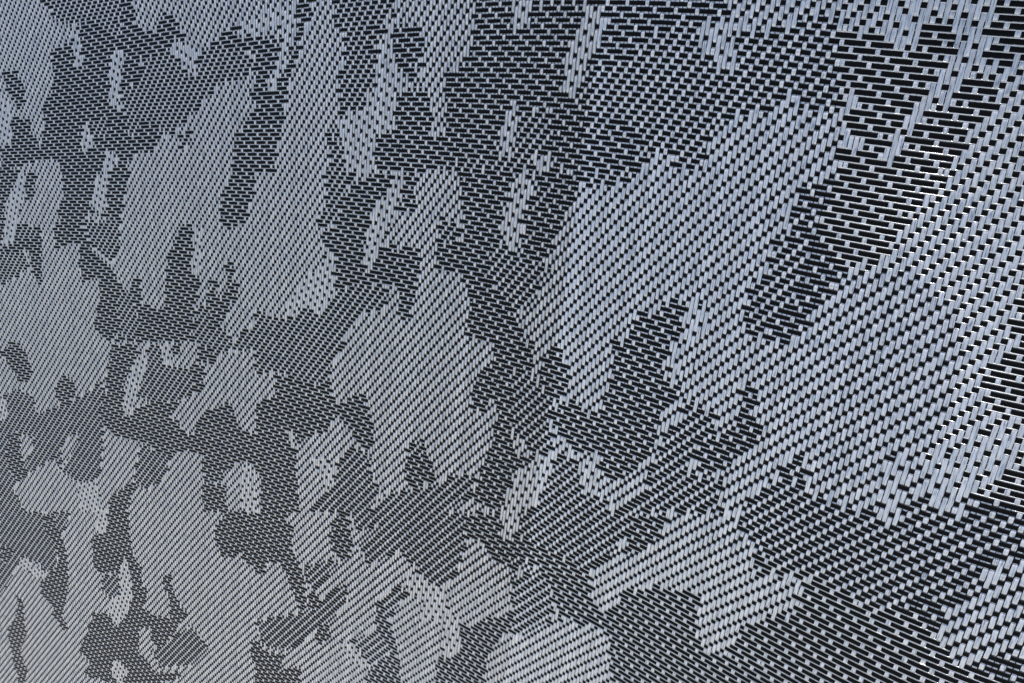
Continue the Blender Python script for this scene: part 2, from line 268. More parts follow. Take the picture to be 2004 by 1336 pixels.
DRAFT = [
    4398, 4398, 4398, 368, 80, 3958, 368, 170, 3868, 368, 260, 3778, 368, 350, 3688, 368, 440, 3598, 358, 530, 11,
    3508, 358, 530, 101, 3418, 358, 520, 201, 3328, 358, 520, 291, 3238, 358, 520, 381, 3148, 348, 530, 461, 12,
    3058, 348, 530, 461, 12, 90, 2968, 348, 530, 461, 12, 180, 2878, 348, 530, 461, 12, 270, 2788, 348, 520, 471, 12,
    360, 2698, 338, 550, 451, 12, 460, 2598, 338, 570, 431, 12, 550, 2508, 338, 580, 421, 12, 660, 2398, 338, 580,
    411, 12, 730, 11, 32, 2298, 338, 580, 371, 52, 730, 11, 82, 41, 20, 11, 2178, 328, 610, 351, 52, 11, 720, 11, 82,
    41, 20, 131, 2058, 328, 660, 281, 82, 720, 11, 82, 41, 20, 221, 50, 1918, 328, 680, 21, 40, 12, 10, 52, 131, 92,
    710, 11, 82, 41, 20, 221, 220, 1068, 127, 126, 448, 328, 720, 142, 41, 122, 130, 22, 570, 11, 82, 41, 20, 221,
    270, 102, 91, 548, 140, 114, 167, 116, 448, 328, 690, 33, 10, 142, 81, 62, 130, 62, 540, 11, 82, 51, 10, 221,
    270, 102, 231, 322, 220, 124, 157, 126, 438, 318, 700, 43, 152, 61, 82, 110, 82, 530, 11, 82, 51, 10, 221, 270,
    102, 231, 322, 220, 124, 157, 126, 438, 318, 700, 43, 162, 51, 102, 80, 112, 370, 143, 11, 52, 90, 221, 270, 102,
    231, 322, 230, 114, 167, 116, 438, 318, 660, 22, 10, 12, 43, 192, 21, 152, 20, 122, 360, 153, 11, 52, 90, 231,
    260, 112, 221, 322, 230, 124, 157, 126, 428, 318, 580, 122, 43, 512, 260, 243, 10, 52, 90, 221, 270, 112, 231,
    322, 220, 104, 177, 126, 428, 318, 580, 122, 43, 522, 210, 32, 10, 153, 10, 93, 52, 90, 221, 270, 112, 63, 171,
    322, 230, 84, 97, 36, 67, 126, 428, 308, 590, 122, 43, 182, 23, 272, 13, 32, 190, 62, 10, 123, 50, 73, 11, 32,
    11, 100, 191, 23, 11, 270, 112, 63, 11, 132, 63, 292, 170, 61, 84, 87, 46, 14, 57, 136, 418, 308, 580, 132, 53,
    152, 53, 252, 10, 53, 170, 82, 40, 53, 90, 63, 11, 22, 11, 120, 121, 12, 51, 33, 270, 112, 63, 142, 63, 232, 11,
    13, 51, 20, 33, 80, 91, 15, 74, 77, 66, 67, 126, 418, 308, 580, 132, 53, 142, 73, 232, 10, 73, 120, 21, 202, 30,
    12, 40, 63, 21, 160, 101, 62, 33, 31, 240, 112, 63, 142, 73, 152, 61, 12, 11, 63, 11, 10, 33, 50, 121, 25, 86,
    47, 76, 67, 126, 418, 308, 310, 82, 200, 122, 53, 142, 83, 132, 10, 71, 22, 93, 70, 101, 212, 21, 63, 11, 180,
    91, 52, 11, 33, 72, 21, 180, 11, 112, 53, 132, 83, 152, 81, 73, 221, 106, 44, 66, 67, 136, 408, 308, 310, 82,
    200, 162, 13, 132, 93, 72, 10, 12, 20, 141, 93, 20, 181, 162, 11, 63, 21, 180, 101, 42, 43, 102, 170, 11, 292,
    83, 122, 111, 83, 211, 196, 77, 14, 26, 104, 408, 298, 330, 72, 190, 312, 73, 92, 10, 181, 83, 20, 211, 20, 112,
    11, 43, 51, 170, 141, 43, 112, 160, 11, 282, 83, 112, 141, 83, 201, 15, 186, 77, 134, 408, 298, 320, 112, 170,
    302, 63, 102, 10, 191, 10, 63, 10, 241, 20, 92, 53, 51, 170, 81, 42, 11, 53, 112, 160, 282, 83, 112, 151, 83,
    211, 14, 166, 77, 36, 124, 398, 298, 330, 102, 170, 302, 63, 102, 211, 10, 53, 10, 261, 92, 43, 41, 12, 180, 91,
    32, 11, 63, 112, 140, 292, 83, 102, 191, 53, 211, 15, 14, 156, 67, 46, 124, 398, 298, 113, 220, 102, 170, 302,
    63, 92, 231, 10, 33, 10, 271, 82, 53, 31, 12, 190, 91, 32, 73, 82, 11, 150, 11, 292, 73, 11, 82, 221, 43, 211,
    35, 136, 67, 56, 124, 398, 298, 293, 50, 92, 160, 312, 63, 72, 10, 251, 40, 271, 72, 11, 43, 21, 22, 11, 190,
    121, 73, 62, 31, 150, 302, 63, 11, 52, 511, 45, 126, 67, 66, 124, 388, 288, 323, 40, 82, 160, 312, 63, 42, 30,
    531, 40, 62, 11, 53, 11, 32, 190, 131, 73, 72, 31, 140, 302, 63, 581, 25, 136, 47, 24, 66, 124, 388, 288, 343,
    30, 72, 140, 322, 10, 53, 591, 60, 62, 53, 11, 32, 200, 131, 83, 82, 11, 110, 31, 302, 53, 591, 15, 14, 37, 106,
    37, 96, 124, 388, 288, 343, 40, 62, 130, 332, 20, 43, 491, 160, 52, 53, 52, 190, 141, 93, 11, 42, 21, 90, 21,
    342, 53, 481, 30, 81, 15, 24, 27, 96, 37, 96, 144, 378, 288, 353, 40, 32, 130, 352, 10, 53, 10, 461, 180, 52, 43,
    52, 11, 190, 141, 123, 41, 90, 362, 53, 461, 60, 61, 20, 34, 96, 14, 37, 86, 154, 378, 288, 343, 60, 12, 140,
    352, 10, 53, 10, 441, 170, 82, 33, 62, 200, 141, 143, 11, 110, 352, 11, 33, 471, 140, 24, 106, 14, 27, 86, 174,
    368, 278, 363, 190, 362, 20, 33, 20, 421, 190, 82, 13, 72, 11, 200, 131, 153, 31, 80, 362, 21, 23, 441, 170, 14,
    116, 14, 17, 96, 174, 368, 278, 363, 190, 372, 10, 33, 20, 401, 210, 162, 220, 101, 113, 112, 60, 392, 401, 230,
    14, 27, 66, 47, 96, 174, 368, 278, 363, 62, 130, 402, 13, 20, 381, 250, 142, 220, 101, 113, 112, 70, 212, 13,
    222, 321, 250, 14, 37, 56, 27, 14, 17, 86, 194, 358, 278, 363, 112, 80, 432, 10, 361, 270, 122, 11, 220, 101,
    113, 122, 60, 212, 13, 62, 41, 122, 311, 260, 14, 16, 37, 46, 27, 106, 194, 358, 278, 363, 112, 80, 292, 71, 92,
    331, 290, 122, 240, 91, 113, 122, 11, 50, 202, 23, 111, 112, 61, 72, 171, 270, 96, 14, 17, 106, 194, 358, 268,
    373, 112, 80, 222, 33, 111, 82, 321, 280, 152, 230, 21, 193, 122, 11, 50, 192, 43, 121, 92, 61, 82, 161, 280,
    186, 224, 348, 268, 373, 112, 70, 222, 43, 12, 91, 102, 61, 32, 201, 290, 162, 230, 11, 203, 132, 50, 182, 11,
    43, 111, 102, 61, 82, 161, 280, 14, 186, 214, 348, 268, 373, 122, 60, 222, 43, 12, 91, 102, 61, 82, 131, 300,
    162, 240, 11, 203, 132, 40, 11, 182, 53, 111, 102, 41, 102, 161, 280, 14, 196, 204, 348, 268, 373, 132, 50, 212,
    53, 12, 91, 102, 61, 102, 10, 81, 310, 172, 220, 21, 203, 11, 132, 40, 11, 182, 53, 111, 112, 11, 122, 61, 20,
    81, 270, 12, 196, 224, 338, 268, 280, 93, 142, 30, 222, 53, 12, 91, 112, 41, 122, 20, 41, 70, 21, 230, 182, 210,
    31, 203, 142, 11, 30, 192, 53, 101, 232, 41, 70, 71, 260, 22, 186, 234, 338, 258, 340, 13, 20, 152, 30, 222, 63,
    12, 11, 342, 20, 11, 60, 61, 210, 192, 200, 11, 12, 41, 133, 11, 202, 20, 202, 53, 91, 242, 41, 70, 71, 240, 42,
    176, 244, 338, 258, 340, 192, 20, 222, 73, 342, 100, 61, 210, 192, 200, 11, 32, 21, 133, 202, 11, 212, 53, 91,
    272, 21, 350, 72, 166, 264, 328, 258, 300, 472, 83, 322, 110, 51, 210, 202, 210, 11, 32, 21, 123, 422, 11, 43,
    71, 53, 252, 370, 62, 156, 274, 328, 258, 310, 462, 43, 352, 120, 31, 230, 192, 220, 61, 123, 422, 23, 101, 63,
    142, 71, 400, 52, 166, 274, 328, 258, 310, 462, 23, 102, 63, 122, 30, 42, 400, 192, 220, 61, 123, 312, 231, 63,
    22, 50, 141, 400, 52, 166, 274, 328, 248, 320, 582, 73, 92, 490, 192, 220, 61, 123, 242, 261, 40, 13, 132, 10,
    81, 420, 71, 156, 294, 318, 248, 310, 202, 130, 262, 73, 72, 500, 192, 240, 61, 113, 242, 121, 122, 50, 13, 10,
    142, 20, 11, 480, 61, 156, 294, 318, 248, 310, 122, 210, 262, 73, 52, 520, 192, 240, 61, 113, 192, 120, 172, 30,
    33, 10, 132, 520, 11, 62, 136, 304, 318, 248, 320, 62, 270, 242, 63, 72, 510, 202, 240, 61, 83, 110, 13, 20, 42,
    160, 172, 30, 33, 10, 51, 72, 540, 72, 126, 314, 308, 248, 422, 20, 12, 210, 232, 43, 92, 510, 202, 210, 121, 60,
    102, 33, 52, 150, 172, 63, 10, 51, 72, 530, 92, 116, 314, 308, 248, 412, 33, 72, 150, 212, 50, 112, 510, 102,
    300, 111, 50, 112, 43, 42, 170, 152, 10, 63, 12, 51, 62, 520, 81, 10, 32, 86, 64, 20, 254, 308, 238, 412, 53, 62,
    150, 192, 73, 102, 510, 112, 310, 91, 20, 152, 43, 42, 170, 152, 10, 63, 12, 51, 62, 520, 91, 42, 46, 34, 90,
    184, 76, 298, 238, 412, 43, 62, 160, 192, 63, 112, 500, 122, 310, 91, 162, 53, 42, 170, 142, 10, 63, 10, 12, 11,
    102, 520, 81, 82, 150, 154, 86, 298, 238, 392, 63, 62, 160, 172, 10, 73, 112, 490, 132, 310, 91, 10, 142, 63, 52,
    170, 132, 10, 63, 122, 530, 81, 82, 160, 144, 86, 298, 238, 382, 73, 62, 160, 172, 73, 112, 500, 132, 310, 81,
    10, 132, 73, 10, 52, 170, 132, 73, 112, 540, 71, 82, 200, 114, 96, 288, 238, 382, 73, 52, 170, 172, 73, 102, 500,
    142, 310, 81, 132, 73, 10, 62, 170, 132, 63, 10, 112, 540, 71, 72, 220, 104, 96, 288, 228, 372, 93, 52, 170, 162,
    83, 102, 490, 152, 310, 71, 122, 20, 73, 72, 170, 132, 63, 10, 102, 550, 71, 72, 220, 104, 96, 288, 228, 372, 93,
    42, 180, 162, 83, 102, 490, 132, 340, 51, 132, 10, 83, 160, 11, 70, 132, 63, 10, 51, 52, 520, 101, 10, 52, 240,
    94, 56, 34, 26, 278, 228, 352, 103, 52, 170, 162, 93, 92, 490, 142, 340, 51, 122, 20, 73, 170, 71, 20, 122, 63,
    10, 51, 52, 520, 111, 42, 250, 114, 86, 278, 228, 342, 103, 220, 162, 10, 93, 92, 490, 132, 310, 81, 132, 10, 83,
    170, 81, 10, 132, 53, 10, 31, 72, 520, 101, 10, 32, 270, 84, 106, 278, 228, 332, 10, 93, 230, 162, 20, 83, 92,
    490, 132, 310, 71, 142, 10, 83, 170, 71, 20, 92, 11, 32, 10, 43, 10, 92, 530, 101, 42, 270, 84, 116, 268, 218,
    342, 103, 210, 192, 10, 73, 102, 490, 132, 310, 71, 132, 10, 83, 180, 71, 20, 92, 41, 12, 43, 102, 530, 91, 52,
    280, 64, 126, 268, 218, 342, 93, 220, 202, 10, 53, 10, 92, 500, 132, 310, 11, 10, 31, 20, 132, 10, 73, 190, 41,
    20, 122, 81, 20, 82, 540, 81, 62, 280, 54, 136, 268, 218, 332, 93, 230, 172, 60, 23, 10, 92, 510, 122, 370, 152,
    73, 200, 182, 111, 42, 31, 420, 13, 110, 71, 62, 290, 54, 146, 258, 218, 332, 83, 260, 112, 31, 130, 62, 520, 72,
    390, 172, 73, 90, 12, 100, 172, 211, 350, 12, 30, 33, 110, 51, 72, 290, 54, 146, 258, 218, 332, 83, 250, 132, 71,
    40, 101, 320, 52, 160, 32, 410, 172, 10, 63, 20, 42, 20, 62, 70, 182, 191, 330, 62, 53, 100, 51, 62, 300, 54,
    146, 258, 208, 332, 83, 230, 162, 211, 310, 62, 10, 43, 550, 172, 73, 62, 10, 82, 60, 172, 191, 340, 62, 53, 110,
    41, 42, 320, 64, 146, 248, 208, 332, 83, 82, 140, 162, 20, 191, 310, 72, 10, 43, 550, 172, 10, 53, 72, 10, 82,
    60, 182, 171, 340, 72, 10, 53, 500, 74, 136, 248, 208, 332, 73, 22, 111, 22, 80, 172, 10, 191, 300, 82, 10, 43,
    570, 152, 53, 82, 10, 82, 60, 192, 161, 290, 122, 10, 43, 520, 84, 76, 44, 248, 208, 332, 73, 22, 111, 22, 80,
    172, 20, 181, 290, 92, 10, 43, 590, 132, 53, 172, 150, 102, 10, 151, 290, 122, 10, 43, 520, 204, 238, 208, 332,
    63, 22, 111, 32, 80, 182, 10, 181, 280, 102, 43, 570, 43, 10, 112, 10, 43, 172, 160, 102, 10, 141, 290, 122, 10,
    33, 530, 104, 17, 84, 17, 238, 208, 332, 63, 22, 111, 32, 80, 182, 20, 171, 280, 102, 43, 560, 53, 10, 122, 33,
    182, 170, 132, 101, 290, 132, 13, 550, 94, 47, 34, 27, 44, 228, 198, 332, 20, 43, 172, 80, 192, 10, 161, 280,
    112, 43, 550, 63, 10, 122, 33, 182, 180, 152, 61, 300, 112, 580, 84, 67, 84, 228, 198, 322, 20, 53, 172, 80, 62,
    90, 52, 20, 141, 280, 102, 53, 540, 73, 10, 322, 200, 142, 51, 300, 122, 33, 550, 64, 87, 84, 228, 198, 322, 30,
    13, 202, 80, 22, 130, 62, 20, 121, 280, 112, 53, 530, 83, 10, 322, 200, 142, 31, 320, 122, 33, 550, 64, 87, 94,
    218, 198, 312, 20, 142, 10, 82, 220, 92, 20, 91, 280, 122, 53, 120, 42, 350, 103, 10, 162, 41, 60, 52, 210, 142,
    31, 290, 152, 10, 33, 180, 12, 350, 54, 107, 84, 218, 198, 312, 10, 122, 40, 82, 220, 112, 20, 61, 290, 122, 43,
    130, 42, 330, 123, 10, 92, 121, 50, 62, 200, 152, 11, 300, 142, 20, 33, 150, 42, 350, 44, 107, 54, 46, 218, 188,
    100, 152, 221, 20, 82, 220, 132, 20, 41, 290, 122, 43, 130, 42, 320, 133, 10, 52, 171, 40, 52, 210, 152, 11, 300,
    142, 20, 33, 150, 42, 340, 24, 137, 14, 96, 208, 188, 471, 30, 62, 230, 142, 30, 11, 290, 132, 33, 150, 32, 310,
    143, 10, 32, 181, 50, 52, 210, 182, 290, 142, 10, 33, 160, 32, 340, 14, 137, 116, 208, 188, 481, 20, 62, 220,
    162, 320, 142, 23, 150, 22, 310, 163, 211, 50, 52, 210, 192, 280, 142, 200, 32, 300, 13, 40, 97, 44, 116, 208,
    188, 481, 10, 72, 220, 182, 300, 172, 140, 22, 300, 163, 221, 50, 52, 210, 192, 20, 12, 70, 32, 150, 192, 150,
    32, 290, 33, 30, 33, 67, 44, 126, 198, 188, 481, 20, 62, 220, 192, 290, 172, 50, 21, 10, 11, 50, 52, 260, 163,
    221, 60, 52, 200, 242, 40, 52, 150, 182, 170, 32, 270, 43, 40, 43, 37, 34, 116, 12, 21, 198, 178, 491, 20, 62,
    230, 192, 280, 172, 50, 41, 50, 52, 260, 153, 191, 110, 42, 210, 232, 30, 72, 140, 182, 20, 31, 110, 52, 270, 43,
    40, 53, 30, 62, 36, 61, 198, 178, 461, 50, 62, 230, 202, 80, 22, 10, 22, 140, 162, 50, 51, 40, 62, 250, 143, 10,
    161, 500, 132, 30, 82, 130, 172, 30, 91, 50, 62, 260, 43, 40, 53, 30, 52, 111, 188, 178, 441, 80, 52, 220, 82,
    40, 102, 70, 52, 130, 172, 50, 51, 30, 62, 250, 143, 10, 161, 510, 132, 30, 82, 130, 162, 40, 91, 40, 72, 260,
    43, 30, 21, 10, 33, 20, 32, 141, 188, 178, 421, 100, 42, 240, 22, 80, 122, 60, 52, 130, 172, 50, 42, 30, 72, 240,
    53, 61, 43, 161, 520, 132, 30, 92, 120, 152, 60, 81, 30, 72, 100, 11, 160, 43, 10, 51, 10, 23, 20, 171, 188, 178,
    391, 140, 32, 340, 132, 50, 52, 130, 172, 50, 132, 250, 53, 251, 530, 132, 30, 92, 120, 152, 50, 91, 20, 72, 90,
    41, 160, 33, 10, 281, 178, 178, 361, 180, 22, 340, 142, 10, 31, 52, 130, 162, 50, 122, 280, 33, 261, 530, 102,
    31, 30, 92, 110, 162, 40, 101, 82, 90, 61, 150, 33, 10, 281, 178, 168, 341, 580, 92, 91, 42, 130, 152, 60, 132,
    110, 51, 10, 11, 90, 11, 23, 241, 540, 82, 81, 10, 92, 110, 162, 40, 81, 92, 100, 61, 150, 33, 10, 241, 40, 178,
    168, 241, 670, 92, 101, 42, 130, 152, 10, 71, 102, 120, 421, 540, 92, 101, 10, 62, 120, 162, 20, 91, 102, 100,
    52, 11, 150, 43, 211, 80, 168, 168, 910, 92, 101, 42, 130, 152, 10, 71, 92, 130, 411, 540, 102, 121, 52, 20, 32,
    70, 162, 20, 91, 92, 110, 11, 22, 41, 120, 21, 43, 161, 32, 13, 90, 168, 168, 910, 92, 101, 42, 20, 32, 70, 162,
    10, 71, 82, 140, 401, 540, 112, 141, 10, 12, 10, 62, 30, 192, 20, 101, 82, 90, 421, 32, 23, 90, 168, 168, 900,
    92, 10, 111, 122, 10, 172, 20, 71, 72, 140, 421, 530, 112, 151, 10, 292, 20, 91, 10, 72, 100, 421, 32, 23, 100,
    158, 158, 910, 102, 111, 302, 10, 12, 71, 62, 140, 421, 530, 132, 141, 10, 292, 20, 91, 10, 52, 120, 431, 12, 11,
    10, 13, 100, 158, 158, 900, 112, 111, 10, 292, 10, 12, 71, 42, 130, 441, 530, 142, 141, 10, 282, 30, 81, 20, 22,
    130, 461, 130, 158, 158, 900, 122, 111, 302, 81, 22, 61, 80, 451, 530, 142, 131, 10, 292, 20, 91, 60, 31, 70,
    471, 140, 148, 158, 900, 122, 111, 282, 10, 12, 171, 40, 471, 540, 62, 30, 52, 131, 10, 282, 30, 181, 70, 461,
    150, 148, 158, 900, 122, 121, 272, 10, 12, 181, 30, 461, 550, 62, 30, 52, 131, 30, 262, 30, 181, 70, 451, 170,
    138, 158, 890, 132, 121, 262, 10, 12, 201, 10, 461, 560, 72, 30, 52, 131, 30, 252, 20, 191, 60, 461, 170, 138,
    148, 890, 152, 101, 292, 671, 560, 52, 50, 52, 141, 30, 232, 30, 201, 50, 411, 12, 31, 180, 138, 148, 890, 152,
    91, 292, 281, 40, 351, 580, 12, 70, 62, 141, 50, 72, 33, 102, 50, 211, 20, 411, 32, 11, 200, 128, 148, 890, 152,
    91, 232, 100, 81, 12, 71, 20, 11, 90, 351, 670, 52, 141, 110, 43, 92, 50, 191, 60, 401, 42, 200, 128, 148, 920,
    92, 10, 32, 81, 132, 13, 60, 32, 100, 21, 62, 51, 150, 351, 660, 62, 10, 131, 60, 11, 30, 53, 82, 70, 151, 100,
    371, 62, 200, 128, 148, 940, 62, 10, 82, 31, 42, 100, 43, 20, 42, 100, 72, 41, 170, 351, 660, 62, 40, 91, 13, 30,
    51, 20, 63, 10, 52, 80, 131, 130, 351, 12, 26, 42, 180, 32, 118, 138, 970, 32, 10, 52, 140, 71, 53, 52, 90, 11,
    72, 31, 180, 351, 660, 72, 60, 51, 33, 81, 63, 140, 111, 180, 21, 20, 61, 15, 11, 75, 111, 35, 56, 22, 150, 62,
    118, 138, 1060, 82, 50, 81, 53, 10, 12, 10, 12, 100, 11, 62, 21, 200, 81, 90, 131, 20, 21, 140, 32, 500, 72, 100,
    43, 91, 53, 130, 91, 230, 24, 125, 46, 65, 11, 75, 66, 14, 110, 11, 82, 118, 138, 990, 152, 20, 33, 81, 53, 140,
    11, 42, 31, 210, 31, 70, 262, 90, 62, 500, 72, 50, 32, 10, 53, 91, 53, 120, 71, 240, 24, 36, 95, 116, 65, 96, 15,
    14, 80, 11, 112, 108, 138, 990, 152, 10, 43, 81, 53, 530, 262, 70, 82, 490, 162, 10, 53, 91, 53, 110, 51, 40, 22,
    180, 54, 36, 55, 24, 15, 136, 35, 136, 14, 60, 132, 108, 138, 990, 152, 53, 81, 53, 110, 72, 350, 272, 50, 102,
    480, 142, 10, 73, 101, 43, 11, 90, 41, 20, 62, 160, 84, 26, 84, 306, 14, 40, 142, 108, 138, 980, 152, 63, 91, 20,
    13, 110, 82, 350, 282, 10, 132, 480, 132, 10, 73, 111, 23, 81, 30, 31, 92, 140, 114, 36, 74, 15, 306, 34, 86, 82,
    98, 128, 380, 72, 540, 142, 73, 241, 72, 350, 432, 470, 112, 10, 93, 201, 30, 41, 92, 120, 234, 15, 426, 72, 98,
    128, 380, 82, 520, 152, 63, 261, 52, 360, 442, 450, 102, 10, 103, 281, 92, 100, 264, 426, 72, 98, 128, 370, 102,
    510, 142, 73, 261, 52, 350, 462, 190, 11, 240, 102, 113, 281, 82, 90, 284, 426, 52, 118, 128, 340, 142, 500, 122,
    10, 73, 271, 52, 330, 322, 10, 152, 180, 31, 230, 102, 103, 291, 82, 70, 304, 436, 12, 148, 128, 300, 182, 490,
    132, 83, 271, 52, 310, 332, 40, 132, 160, 51, 220, 112, 103, 291, 10, 62, 60, 314, 436, 168, 118, 170, 62, 110,
    162, 480, 122, 10, 73, 281, 52, 290, 342, 70, 112, 140, 81, 210, 122, 93, 291, 62, 40, 324, 15, 426, 188, 118,
    30, 62, 260, 162, 470, 112, 10, 83, 281, 32, 290, 352, 100, 92, 140, 81, 210, 112, 93, 10, 281, 10, 52, 30, 314,
    25, 426, 208, 118, 360, 152, 460, 122, 83, 291, 310, 352, 120, 82, 150, 31, 62, 120, 61, 10, 102, 103, 281, 20,
    42, 30, 324, 416, 238, 118, 370, 142, 460, 112, 83, 281, 180, 32, 130, 342, 140, 62, 150, 11, 92, 90, 81, 112,
    93, 10, 281, 20, 12, 40, 334, 406, 258, 118, 380, 142, 450, 112, 83, 261, 180, 62, 120, 312, 180, 32, 170, 102,
    70, 91, 10, 112, 73, 20, 281, 60, 334, 406, 278, 118, 390, 132, 190, 42, 180, 11, 30, 102, 83, 251, 170, 92, 120,
    282, 400, 122, 40, 111, 10, 112, 53, 10, 301, 60, 174, 56, 114, 396, 298, 108, 410, 112, 190, 72, 140, 31, 30,
    102, 73, 221, 12, 180, 122, 110, 262, 190, 71, 160, 122, 30, 121, 10, 102, 73, 301, 40, 144, 96, 114, 396, 308,
    108, 420, 102, 170, 92, 120, 61, 20, 102, 73, 181, 52, 160, 142, 110, 152, 10, 23, 62, 200, 101, 140, 112, 20,
    131, 20, 102, 13, 10, 53, 291, 40, 124, 126, 114, 376, 328, 108, 430, 72, 180, 112, 100, 81, 10, 102, 73, 60, 61,
    102, 160, 162, 100, 152, 20, 23, 42, 200, 101, 160, 82, 30, 131, 110, 12, 30, 53, 281, 30, 124, 146, 114, 356,
    348, 108, 440, 52, 180, 122, 80, 101, 112, 63, 90, 132, 160, 182, 90, 162, 10, 23, 20, 12, 190, 121, 160, 72, 10,
    141, 100, 11, 42, 10, 63, 271, 20, 134, 156, 114, 336, 368, 108, 670, 132, 40, 121, 122, 53, 60, 172, 150, 202,
    80, 172, 23, 220, 121, 180, 32, 10, 151, 80, 21, 62, 10, 53, 271, 10, 134, 176, 114, 316, 388, 108, 670, 122, 40,
    121, 122, 63, 30, 192, 150, 472, 23, 190, 151, 190, 161, 60, 21, 102, 43, 101, 12, 171, 10, 114, 206, 94, 86, 14,
    216, 408, 98, 680, 112, 20, 151, 122, 63, 10, 202, 150, 492, 13, 120, 33, 20, 13, 10, 161, 150, 181, 30, 31, 132,
    43, 272, 10, 114, 216, 94, 46, 14, 246, 418, 98, 420, 51, 210, 92, 20, 171, 122, 53, 10, 252, 100, 512, 80, 103,
    10, 171, 120, 191, 10, 61, 132, 33, 10, 282, 16, 94, 236, 114, 246, 438, 98, 390, 131, 160, 92, 181, 132, 43, 10,
    272, 90, 512, 90, 93, 10, 181, 80, 291, 442, 16, 104, 246, 64, 266, 458, 98, 370, 161, 170, 52, 191, 142, 33, 10,
    292, 70, 522, 100, 83, 201, 40, 321, 412, 56, 94, 256, 24, 276, 478, 98, 350, 191, 170, 231, 482, 50, 532, 100,
    83, 211, 10, 341, 10, 342, 116, 84, 546, 488, 98, 320, 221, 140, 261, 1062, 120, 63, 201, 20, 341, 10, 172, 91,
    10, 32, 156, 84, 526, 508, 88, 240, 91, 43, 181, 120, 291, 1052, 130, 53, 191, 10, 371, 60, 112, 61, 30, 31, 166,
    74, 516, 528, 88, 130, 91, 153, 181, 80, 331, 1042, 150, 43, 191, 10, 371, 90, 82, 51, 30, 21, 45, 176, 34, 506,
    548, 88, 30, 91, 253, 191, 40, 361, 1052, 140, 23, 201, 10, 381, 110, 72, 11, 40, 31, 65, 686, 558, 88, 11, 363,
    591, 20, 762, 70, 202, 150, 201, 10, 391, 170, 12, 30, 31, 85, 666, 578, 88, 373, 591, 40, 712, 30, 43, 30, 212,
    140, 201, 10, 381, 200, 31, 115, 636, 598, 88, 373, 601, 50, 402, 120, 162, 40, 73, 212, 130, 601, 190, 21, 145,
    126, 14, 486, 608, 78, 373, 601, 260, 182, 140, 142, 60, 73, 30, 182, 120, 611, 200, 155, 14, 116, 64, 416, 628,
    78, 373, 601, 220, 61, 10, 11, 122, 150, 142, 70, 73, 30, 182, 110, 621, 160, 44, 155, 14, 106, 84, 386, 648, 78,
    343, 461, 20, 151, 220, 161, 32, 160, 122, 90, 73, 30, 182, 100, 111, 10, 22, 20, 111, 10, 351, 110, 94, 155, 24,
    26, 164, 356, 668, 78, 273, 511, 40, 151, 210, 181, 180, 112, 44, 50, 83, 30, 192, 80, 81, 40, 32, 20, 91, 20,
    351, 100, 114, 155, 24, 26, 184, 326, 678, 78, 173, 591, 60, 151, 210, 181, 180, 32, 86, 54, 40, 83, 30, 192, 70,
    61, 50, 62, 20, 61, 30, 361, 80, 134, 155, 204, 326, 698, 78, 73, 681, 70, 151, 210, 171, 150, 54, 106, 74, 20,
    83, 30, 192, 60, 31, 70, 82, 20, 31, 50, 371, 60, 164, 145, 214, 296, 718, 68, 421, 22, 301, 80, 161, 210, 171,
    160, 44, 86, 104, 20, 73, 30, 192, 160, 82, 90, 371, 50, 184, 125, 234, 286, 728, 68, 401, 42, 21, 70, 11, 10,
    181, 80, 171, 200, 181, 160, 44, 16, 14, 16, 54, 46, 54, 30, 73, 30, 192, 160, 92, 70, 141, 30, 201, 40, 204,
    115, 244, 266, 748, 68, 381, 62, 21, 90, 171, 80, 171, 210, 181, 170, 34, 56, 12, 16, 52, 80, 73, 30, 162, 190,
    92, 60, 131, 70, 181, 20, 224, 105, 264, 236, 768, 68, 381, 72, 11, 80, 181, 70, 181, 200, 181, 200, 132, 80, 73,
    30, 132, 220, 102, 40, 131, 120, 131, 10, 224, 26, 95, 274, 216, 788, 68, 381, 62, 21, 80, 181, 60, 191, 200,
    171, 210, 132, 80, 73, 30, 132, 220, 102, 30, 121, 140, 121, 234, 46, 75, 284, 206, 798, 68, 371, 82, 11, 80,
    181, 60, 191, 200, 161, 220, 122, 90, 73, 30, 132, 210, 122, 20, 111, 140, 63, 61, 224, 66, 65, 304, 176, 818,
    58, 381, 82, 11, 70, 191, 40, 201, 200, 151, 240, 122, 90, 73, 20, 142, 220, 102, 50, 81, 120, 133, 37, 204, 76,
    55, 314, 156, 838, 58, 371, 92, 70, 151, 10, 41, 30, 211, 200, 141, 250, 132, 80, 53, 212, 190, 102, 60, 51, 140,
    113, 57, 184, 86, 14, 35, 334, 136, 858, 58, 371, 92, 60, 151, 20, 41, 30, 211, 200, 121, 270, 142, 70, 272, 190,
    82, 80, 31, 150, 93, 87, 164, 96, 24, 15, 354, 116, 868, 58, 371, 102, 50, 131, 50, 21, 20, 221, 210, 101, 300,
    132, 30, 302, 200, 82, 270, 63, 107, 154, 96, 394, 96, 888, 58, 371, 102, 40, 121, 70, 21, 20, 211, 190, 42, 30,
    51, 310, 462, 210, 62, 280, 43, 137, 134, 96, 404, 76, 908, 58, 371, 102, 40, 101, 90, 241, 180, 62, 390, 72, 40,
    352, 230, 22, 260, 11, 30, 23, 157, 124, 96, 414, 56, 928, 48, 381, 112, 20, 91, 130, 221, 170, 62, 400, 22, 80,
    362, 500, 51, 74, 157, 54, 116, 424, 26, 948, 48, 381, 112, 10, 81, 190, 171, 160, 72, 510, 362, 190, 41, 260,
    41, 15, 84, 167, 146, 434, 16, 958, 48, 381, 122, 61, 230, 91, 20, 43, 150, 72, 500, 382, 160, 61, 250, 41, 25,
    94, 167, 136, 434, 978, 48, 381, 122, 41, 330, 83, 130, 82, 490, 412, 130, 61, 250, 31, 45, 94, 67, 24, 87, 136,
